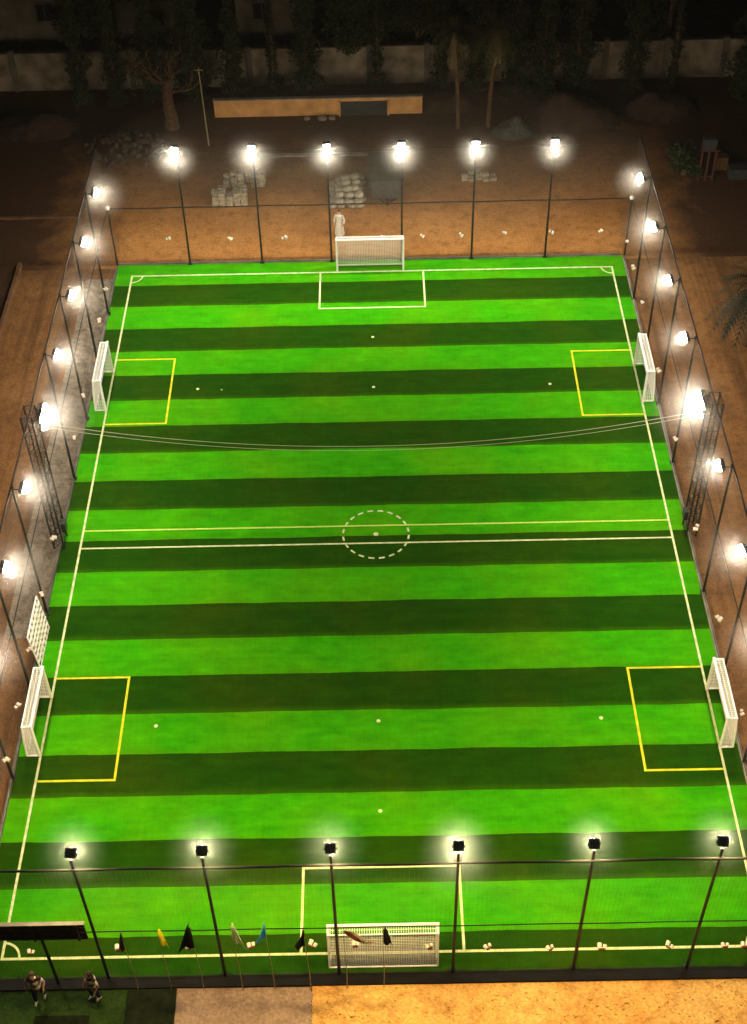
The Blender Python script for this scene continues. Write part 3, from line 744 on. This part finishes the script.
# thin pole
r = thing('utility_pole', 'thin pale bare pole standing left of the ochre wall', 'pole', (-10.35, 55.9, 0))
MB().tube((0, 0, 0), (-0.12, 0, 5.3), .055, .04, 8).build('pole', M['bamboo'], r)
b = MB(); b.box((-.12, 0, 5.2), (.5, .05, .05)); b.build('crossarm', M['bamboo'], r)

# perimeter wall far behind
r = thing('boundary_wall', 'tall pale weathered boundary wall with piers behind the trees', 'wall', (0, 63.6, 0))
b = MB(); b.box((-2, 0, 1.35), (78, 0.2, 2.7)); b.build('wall', M['wallpaint'], r)
for k in range(20): 
    MB().box((-40+k*4.0+random.uniform(-.1,.1), -0.05, 1.45), (0.36, 0.38, 2.9)).build('pier', M['house'], r)
b = MB(); b.box((-2, 0, 2.75), (78, 0.34, 0.09)); b.build('coping', M['roof'], r)

def house(label, loc, W, D, H, wins, doors=()):
    r = thing('house', label, 'house', loc)
    b = MB(); b.box((0, D/2, H/2), (W, D, H)); b.build('wall', M['house'], r)
    b = MB(); b.box((0, D/2, H+.1), (W+.6, D+.6, .2)); b.box((0, -.3+.06, H+.45), (W+.6, .12, .5)); b.build('roof', M['roof'], r)
    for (x, z, w, h2) in wins:
        f = MB(); 
        for dx, dz, ww, hh in ((0, h2/2, w+.16, .1), (0, -h2/2, w+.16, .1), (w/2, 0, .08, h2), (-w/2, 0, .08, h2), (0, 0, .05, h2)): f.box((x+dx, -.05, z+dz), (ww, .12, hh))
        fo = f.build('window', M['house'], r); MB().box((x, -.02, z), (w, .04, h2-.02)).build('pane', M['glass'], fo)
    for x, w, h2 in doors: MB().box((x, -.03, h2/2), (w, .06, h2)).build('door', M['roof'], r)
    return r
house('dim plaster house with a flat roof at the far left corner', (-24.4, 66.0, 0), 9.5, 8, 6.2, [(-2.5, 4.4, 1.5, 1.3), (2.7, 4.4, 1.2, 1.3), (-2.5, 1.5, 1.5, 1.2)], [(1.2, 1.1, 2.2)])
house('narrow dim plaster house seen between dark conifers behind the ochre wall', (-6.6, 66.2, 0), 4.6, 7, 7.0, [(-.5, 4.1, 1.3, 1.2), (.9, 1.6, 1.0, 1.0)])
house('small dim house behind the gnarled bare tree', (-15.0, 66.4, 0), 4.2, 6, 4.9, [(.7, 3.6, 1.0, 1.1)])

# ------------------------------------------------------------------ trees
def leaf_quads(b, c, size, rnd, n=1, up=0.0):
    for _ in range(n):
        d = Vector((rnd.gauss(0,1), rnd.gauss(0,1), rnd.gauss(0,1)+up)).normalized(); a = d.orthogonal().normalized(); q = a.cross(d)
        s = size*rnd.uniform(.6, 1.4); c = Vector(c)
        b.quad(c-a*s*.4, c+d*s*.5-a*s*.1, c+a*s*.4+d*s*.9, c+d*s*.4+a*s*.45) if False else b.quad(c-a*s*.35, c-q*s*.1+d*s*.2, c+a*s*.35+d*s*.2, c+d*s)
def conifer(label, x, y, H, rad, seed, group='dark conifers at the back'):
    rnd = random.Random(seed); r = thing('conifer_tree', label, 'tree', (x, y, 0), 0, group)
    MB().path([(0.05*math.sin(k+seed), .05*math.cos(k), H*k/6*.96) for k in range(7)], [.17-.022*k for k in range(7)], 7).build('trunk', M['bark'], r)
    b = MB(); N = int(2600*rad*H/8)
    for _ in range(N):
        t = rnd.random()**1.15; z = .1+(H-.1)*t
        env = rad*(1.0-t)**.55*(0.75+.25*math.sin(t*23+seed)+.15*math.sin(t*51))*(min(1, t*6+.6))
        a = rnd.uniform(0, 2*PI); rr = env*(rnd.random()**.4)*(.85+.3*math.sin(a*3+z*2+seed))
        leaf_quads(b, (rr*math.cos(a), rr*math.sin(a), z), .22, rnd, 1, .8)
    b.build('crown', M['cypress'], r); return r
def broad(label, x, y, H, rad, seed, m='broad', group='bushy trees at the back'):
    rnd = random.Random(seed); r = thing('broadleaf_tree', label, 'tree', (x, y, 0), 0, group)
    tb = MB(); tb.path([(0, 0, 0), (.06, 0, H*.25), (0, .08, H*.55), (.1, 0, H*.8)], [.2, .16, .11, .04], 8); cl = []
    for k in range(11):
        a = rnd.uniform(0, 2*PI); rr = rad*rnd.uniform(.3, .85); z = H*rnd.uniform(.42, .95); e = Vector((rr*math.cos(a), rr*math.sin(a), z))
        tb.path([(0.03, .03, z*.6), tuple(e*.5+Vector((0, 0, z*.38))), tuple(e)], [.07, .05, .02], 5); cl.append((e, rnd.uniform(.35, .6)*rad))
    tb.build('trunk', M['bark'], r); b = MB()
    for e, cr in cl:
        for _ in range(420):
            v = Vector((rnd.gauss(0, 1), rnd.gauss(0, 1), rnd.gauss(0, .75))).normalized()*cr*rnd.random()**.35
            leaf_quads(b, e+v, .26, rnd)
    b.build('crown', M[m], r); return r
def palm(label, x, y, H, seed, fr=2.0, nf=26, skirt=1.9, lean=(0.2, 0), tr=.13, group='palms at the back', m='palm'):
    rnd = random.Random(seed); r = thing('palm_tree', label, 'palm', (x, y, 0), 0, group)
    pts = [(lean[0]*(k/8)**1.5, lean[1]*(k/8)**1.5, H*k/8) for k in range(9)]
    MB().path(pts, [tr*1.25]+[tr]*8, 9).build('trunk', M['bark'], r)
    top = Vector(pts[-1])
    def frond(b, base_, a, el, ln, w):
        d = Vector((math.cos(a), math.sin(a), 0)); p = []
        for k in range(9):
            t = k/8; p.append(base_ + d*ln*t*math.cos(el*(1-t*.3)) + Vector((0, 0, ln*(math.sin(el)*t - 0.75*t*t))))
        for k in range(8):
            side = Vector((-d.y, d.x, 0)); ax = (p[k+1]-p[k]); 
            for s in (-1, 1):
                for q in (0, .5):
                    o = p[k]+ax*q; wl = w*math.sin((k+q+.9)/9.5*PI)**.6
                    b.tri(o, o+ax*.22, o+ax*.75+side*s*wl+Vector((0, 0, -.22*wl)))
            b.quad(p[k]-side*.02, p[k]+side*.02, p[k+1]+side*.02, p[k+1]-side*.02)
    b = MB()
    for k in range(nf): frond(b, top, rnd.uniform(0, 2*PI), rnd.uniform(-.2, 1.2), fr*rnd.uniform(.8, 1.15), .42)
    b.build('crown', M[m], r)
    if skirt:
        s = MB()
        for k in range(150):
            a = rnd.uniform(0, 2*PI); z = rnd.uniform(.1, skirt); o = top+Vector((tr*math.cos(a), tr*math.sin(a), -z*.8)); ln = rnd.uniform(.5, 1.1); out = rnd.uniform(.1, .42)
            e = o+Vector((out*math.cos(a), out*math.sin(a), -ln)); q = Vector((-math.sin(a), math.cos(a), 0))*.09
            s.quad(o-q*.3, o+q*.3, e+q, e-q)
        s.build('dead_frond', M['skirt'], r)
    return r
CON = [(-19.2, 61.6, 9.0, 1.05, 'leftmost dark conifer standing before the boundary wall'), (-16.8, 61.4, 9.5, 1.1, 'slim dark conifer between the far left house and the gnarled tree'),
       (-14.4, 62.2, 9.8, 1.4, 'dark conifer right behind the gnarled bare tree'),
       (-11.6, 62.0, 10.5, 1.8, 'broad tall dark conifer just left of the ochre wall'), (-8.9, 61.2, 8.5, 1.2, 'dark conifer rising behind the left end of the ochre wall'),
       (-4.1, 61.6, 10.0, 1.5, 'dark conifer behind the ochre wall left of the gate'), (9.7, 61.4, 9.5, 1.4, 'dark conifer just right of the two slender palms'),
       (11.6, 61.2, 10.0, 1.5, 'dark conifer second to the right of the two slender palms'),
       (4.9, 62.3, 8.0, 0.9, 'slim dark conifer behind the left palm'), (7.2, 62.2, 8.6, 1.2, 'dark conifer between the two slender palms'),
       (-6.4, 62.3, 7.2, 0.55, 'very slim dark conifer before the narrow house'), (0.6, 62.4, 7.0, 0.6, 'very slim dark conifer behind the grey gate'), (20.4, 62.3, 7.5, 0.5, 'very slim dark conifer before the right hand wall gap'),
       (13.9, 61.8, 10.5, 1.6, 'broad dark conifer left of the pale wall gap at right'), (17.6, 61.6, 9.5, 1.15, 'slim dark conifer between the two pale wall gaps at right'), (25.2, 60.6, 11, 2.2, 'big dark conifer at the far right corner')]
for i, (x, y, H, rad, lab) in enumerate(CON): conifer(lab, x, y, H, rad, 20+i)
broad('bushy dark tree hanging over the boundary wall behind the grey gate', -0.6, 64.9, 7.5, 2.3, 41)
broad('bushy dark tree over the wall just left of the two palms', 3.3, 64.9, 8.0, 2.4, 42)
broad('bushy dark tree behind the wall right of the two palms', 8.6, 65.2, 8.2, 2.4, 43)
broad('bushy dark tree behind the wall at the far right', 20.5, 66.0, 8.5, 3.0, 44)
broad('bushy dark tree between the houses at far left', -19.6, 66.5, 8.5, 2.2, 45)
broad('low green bush on the dark ground beside the red posts', 19.4, 51.3, 1.7, 0.9, 47, group='low bushes')
palm('slender palm with a shaggy skirt, left one of the pair at the back', 5.75, 57.4, 6.6, 5, fr=2.3, lean=(-.35, .1))
palm('slender palm with a shaggy skirt, right one of the pair at the back', 7.7, 57.5, 6.8, 6, fr=2.3, lean=(.4, .1))
palm('spiky dark palm at the right edge of the dirt yard', 19.9, 34.4, 3.8, 9, fr=2.6, nf=44, skirt=0.8, lean=(0, 0), tr=.2, group='palm by the yard', m='darkpalm')
# gnarled tree
rnd = random.Random(77)
r = thing('gnarled_tree', 'gnarled bare tree with a thick orange brown trunk left of the ochre wall', 'tree', (-12.95, 58.3, 0))
b = MB(); b.path([(0,0,0), (.05,0,.8), (-.06,0,1.7), (0,0,2.6), (.08,0,3.4)], [.55,.42,.36,.33,.24], 10)
def br(p, d, ln, rr, lv):
    pts = [Vector(p)]; dd = Vector(d)
    for k in range(5):
        dd = (dd+Vector((rnd.uniform(-.5,.5), rnd.uniform(-.5,.5), rnd.uniform(-.25,.45)))).normalized(); pts.append(pts[-1]+dd*ln/5)
    b.path(pts, [rr*(1-.15*k) for k in range(6)], 6)
    if lv:
        for k in (2, 3, 5):
            br(pts[k], (dd+Vector((rnd.uniform(-1,1), rnd.uniform(-1,1), rnd.uniform(-.3,.8)))).normalized(), ln*.6, rr*.5, lv-1)
for k in range(7):
    a = 2*PI*k/7; br((0, 0, 2.4+.15*k), (math.cos(a), math.sin(a), .55), 2.4, .13, 2)
b.build('trunk', M['bark'], r)
c = MB()
for k in range(420):
    a = rnd.uniform(0, 2*PI); rr = 2.6*rnd.random()**.5; leaf_quads(c, (rr*math.cos(a), rr*math.sin(a), rnd.uniform(3, 6.2)), .22, rnd)
c.build('crown', M['broad'], r)
# rubble heap, red mounds, tarp dome
rnd = random.Random(5); st = None
ri = 0
for k in range(110):
    a = rnd.uniform(0, 2*PI); q = rnd.random()**.6; x = -15.4+3.0*q*math.cos(a); y = 55.4+2.2*q*math.sin(a); s = rnd.uniform(.12, .34)
    if st is None:
        st = MB().blob((0, 0, 0), 1, 1, .22, (1, .85, .7), 4).build('rubble_stone', M['stone']); o = st
    else: o = st.copy(); COL.objects.link(o)
    o.location = (x, y, .12+max(0, .9*(1-q))*rnd.random()); o.scale = (s, s*rnd.uniform(.7, 1.2), s); o.rotation_euler = (rnd.uniform(0,6), rnd.uniform(0,6), rnd.uniform(0,6))
    tag(o, 'brown stone in the rubble heap beyond the far left corner', 'stone', 'stones of the rubble heap')
def moundthing(name, lab, cat, x, y, sx, sy, h, m, seed, grp=None):
    rnd = random.Random(seed); b = MB(); n = 26; V = []
    for j in range(n+1):
        row = []
        for i in range(n+1):
            u = -1+2*i/n; v = -1+2*j/n; d = min(1, math.hypot(u, v)); z = h*(1-d**2)**1.2*(1+.25*math.sin(u*5+seed)*math.cos(v*4))+rnd.uniform(-.03,.03)*h
            row.append((u*sx, v*sy, max(-.03, z-.03)))
        V.append(row)
    for j in range(n):
        for i in range(n): b.quad(V[j][i], V[j][i+1], V[j+1][i+1], V[j+1][i])
    o = b.build(name, m, smooth=False); o.location = (x, y, 0); return tag(o, lab, cat, grp)
MG = 'earth mounds before the boundary wall'
moundthing('earth_mound', 'dark red earth mound right of the two palms, largest one', 'mound', 13.2, 58.4, 3.2, 1.9, 1.6, M['mound'], 3, MG)
moundthing('earth_mound', 'dark earth mound before the pale wall gap at far right', 'mound', 19.2, 59.2, 2.6, 1.7, 1.3, M['mound'], 4, MG)
moundthing('earth_mound', 'dark earth mound between the palms and the ochre wall', 'mound', 4.9, 60.4, 2.4, 1.3, .9, M['mound'], 5, MG)
moundthing('earth_mound', 'dark low earth mound at far left before the boundary wall', 'mound', -22.0, 58.6, 3.2, 2.0, .9, M['mound'], 6, MG)
moundthing('tarpaulin', 'grey dome shaped tarpaulin covering something beside the palms', 'tarpaulin', 9.3, 56.7, 1.5, 1.0, 1.0, M['tarp'], 7)
# red posts with ochre box at far right
r = thing('post_frame', 'pair of red brown posts joined by bars at the far right', 'frame', (20.6, 50.6, 0))
for x in (-.42, 0, .42): MB().tube((x, 0, 0), (x, 0, 2.1), .085, n=8).build('post', M['redwood'], r)
b = MB(); b.box((0, 0, 2.14), (1.1, .5, .1)); b.box((0, 0, .25), (.95, .07, .1)); b.build('bar', M['redwood'], r)
b = MB(); b.box((-.1, 0, 2.55), (.8, .5, .7)); b.build('head_box', M['gate'], r, bevel=.02)
b = MB(); b.box((0, 0, .45), (.75, .6, .9)); o = b.build('crate', M['box'], bevel=.02); o.location = (21.75, 51.9, 0); tag(o, 'small ochre crate behind the red brown posts', 'crate')
b = MB(); b.box((0,0,.35), (1.1, .8, .7)); o = b.build('crate', M['gate'], bevel=.03); o.location = (22.6, 50.9, 0); tag(o, 'dark crate right of the red brown posts', 'crate')

HALOED = {}
# ------------------------------------------------------------------ air
hz = MB(); hz.box((0, 50, 29.5), (150, 170, 63)); hz = hz.build('haze', None or M['net'])
hm = bpy.data.materials.new('night_haze'); hm.use_nodes = True; nt = hm.node_tree; nt.nodes.clear()
v = nt.nodes.new('ShaderNodeVolumePrincipled'); v.inputs['Color'].default_value = (0.95, 0.90, 0.82, 1); v.inputs['Density'].default_value = HAZE if 'HAZE' in globals() else 0.00018
v.inputs['Anisotropy'].default_value = 0.3
oo = nt.nodes.new('ShaderNodeOutputMaterial'); nt.links.new(v.outputs[0], oo.inputs['Volume'])
hz.data.materials[0] = hm; tag(hz, kind='stuff')

# added volume balls make each lamp's halo, thinning with distance from the lamp
mm = bpy.data.materials.new('lamp_halo'); mm.use_nodes = True; nt = mm.node_tree; nt.nodes.clear(); g = G(mm)
tc = g.n('ShaderNodeTexCoord').outputs['Object']
ln = g.n('ShaderNodeVectorMath', operation='LENGTH'); g.nt.links.new(tc, ln.inputs[0])
t = g.math('MAXIMUM', g.math('SUBTRACT', 1.0, ln.outputs['Value']), 0.0)
oi = g.n('ShaderNodeObjectInfo').outputs['Color']
sc_ = g.n('ShaderNodeSeparateColor'); g.nt.links.new(oi, sc_.inputs[0])
v = g.n('ShaderNodeVolumePrincipled'); v.inputs['Color'].default_value = (1, .92, .84, 1)
g.nt.links.new(g.mix(sc_.outputs[1], (1, .92, .84), (.68, .88, 1)), v.inputs['Color'])
g.put(g.math('MULTIPLY', g.math('POWER', t, 1.7), sc_.outputs[0]), v.inputs['Density'])
oo = g.n('ShaderNodeOutputMaterial'); g.nt.links.new(v.outputs[0], oo.inputs['Volume'])
glow_mist = None
bpy.context.view_layer.update()
for o in [x for x in COL.objects if x.name.split('.')[0] == 'lens']:
    c = Vector((0, 0, 0))
    for q in o.bound_box: c += Vector(q)/8
    c = o.matrix_world @ c; rt = o.parent.parent
    rr = 1.4
    if rt.name.startswith('lattice'):
        if HALOED.get(rt.name): continue
        HALOED[rt.name] = 1; rr = 1.9
    elif (round(rt.location.x, 2), round(rt.location.y, 2)) in HALOED and abs(HALOED[(round(rt.location.x, 2), round(rt.location.y, 2))]-c.z) < .8: continue
    HALOED[(round(rt.location.x, 2), round(rt.location.y, 2))] = c.z
    if glow_mist is None:
        mb = MB(); mb.blob((0, 0, 0), 1.0, 3, 0); glow_mist = mb.build('glow_mist', mm); m = glow_mist
    else: m = glow_mist.copy(); COL.objects.link(m)
    rr *= random.uniform(.88, 1.1)
    if abs(c.x) > 13: c = c+Vector((-.35 if c.x > 0 else .35, 0, -.15)); rr *= 1.02
    elif c.y > 40: c = c+Vector((0, -.1, -.35)); rr *= 1.15
    m.location = c
    m.scale = (rr, rr, rr); tag(m, kind='stuff')
    dn = .05 if rt.name.startswith('lattice') else .055 if abs(c.x) > 12.5 else .042 if c.y < 10 else .065
    m.color = (dn*random.uniform(.8, 1.2), 1 if c.y < 1 else 0, 0, 1)
# the smoky air hanging low beyond the far fence
mb = MB(); mb.blob((0, 0, 0), 1.0, 4, 0); bank = mb.build('glow_mist', None or mm); bank.location = (0, 47.6, 3.6); bank.scale = (16.5, 6.5, 4.2)
bm_ = bpy.data.materials.new('smoky_air'); bm_.use_nodes = True; nt = bm_.node_tree; nt.nodes.clear()
v = nt.nodes.new('ShaderNodeVolumePrincipled'); v.inputs['Color'].default_value = (1, .80, .58, 1); v.inputs['Density'].default_value = 0.0065
oo = nt.nodes.new('ShaderNodeOutputMaterial'); nt.links.new(v.outputs[0], oo.inputs['Volume'])
bank.data.materials[0] = bm_; tag(bank, kind='stuff')

# ------------------------------------------------------------------ night sky, moon-dim sun, camera
w = bpy.data.worlds.new('World'); SC.world = w; w.use_nodes = True
nt = w.node_tree; bg = nt.nodes['Background']
sky = nt.nodes.new('ShaderNodeTexSky'); sky.sky_type = 'NISHITA'; sky.sun_disc = False
sky.sun_elevation = R(1.0); sky.sun_rotation = R(200)
nt.links.new(sky.outputs[0], bg.inputs[0]); bg.inputs[1].default_value = 0.0016
sl = bpy.data.lights.new('sun', 'SUN'); sl.energy = 0.008; sl.angle = R(0.5); sl.color = (1, .88, .7)
so = bpy.data.objects.new('sun', sl); COL.objects.link(so); so.rotation_euler = (R(62), 0, R(-20))

cd = bpy.data.cameras.new('camera'); co = bpy.data.objects.new('camera', cd); COL.objects.link(co)
co.location = (0.225, -23.9633, 46.5292)
rx, ry, rz = 0.7827, 0.0171, -0.0102
co.rotation_mode = 'XYZ'; co.rotation_euler = (rx, ry, rz)
cd.sensor_fit = 'VERTICAL'; cd.sensor_height = 24.0; cd.lens = 1388.5649/1024*24.0
cd.clip_end = 2000; cd.clip_start = 0.1
SC.camera = co
SC.view_settings.view_transform = 'Standard'; SC.view_settings.look = 'None'; SC.view_settings.exposure = 0; SC.view_settings.gamma = 1
SC.view_settings.use_curve_mapping = False
SC.render.engine = 'CYCLES'
cy = SC.cycles
cy.use_denoising = True; cy.max_bounces = 5; cy.diffuse_bounces = 3; cy.volume_bounces = 0; cy.transparent_max_bounces = 6
cy.sample_clamp_indirect = 4.0
cy.use_light_tree = True
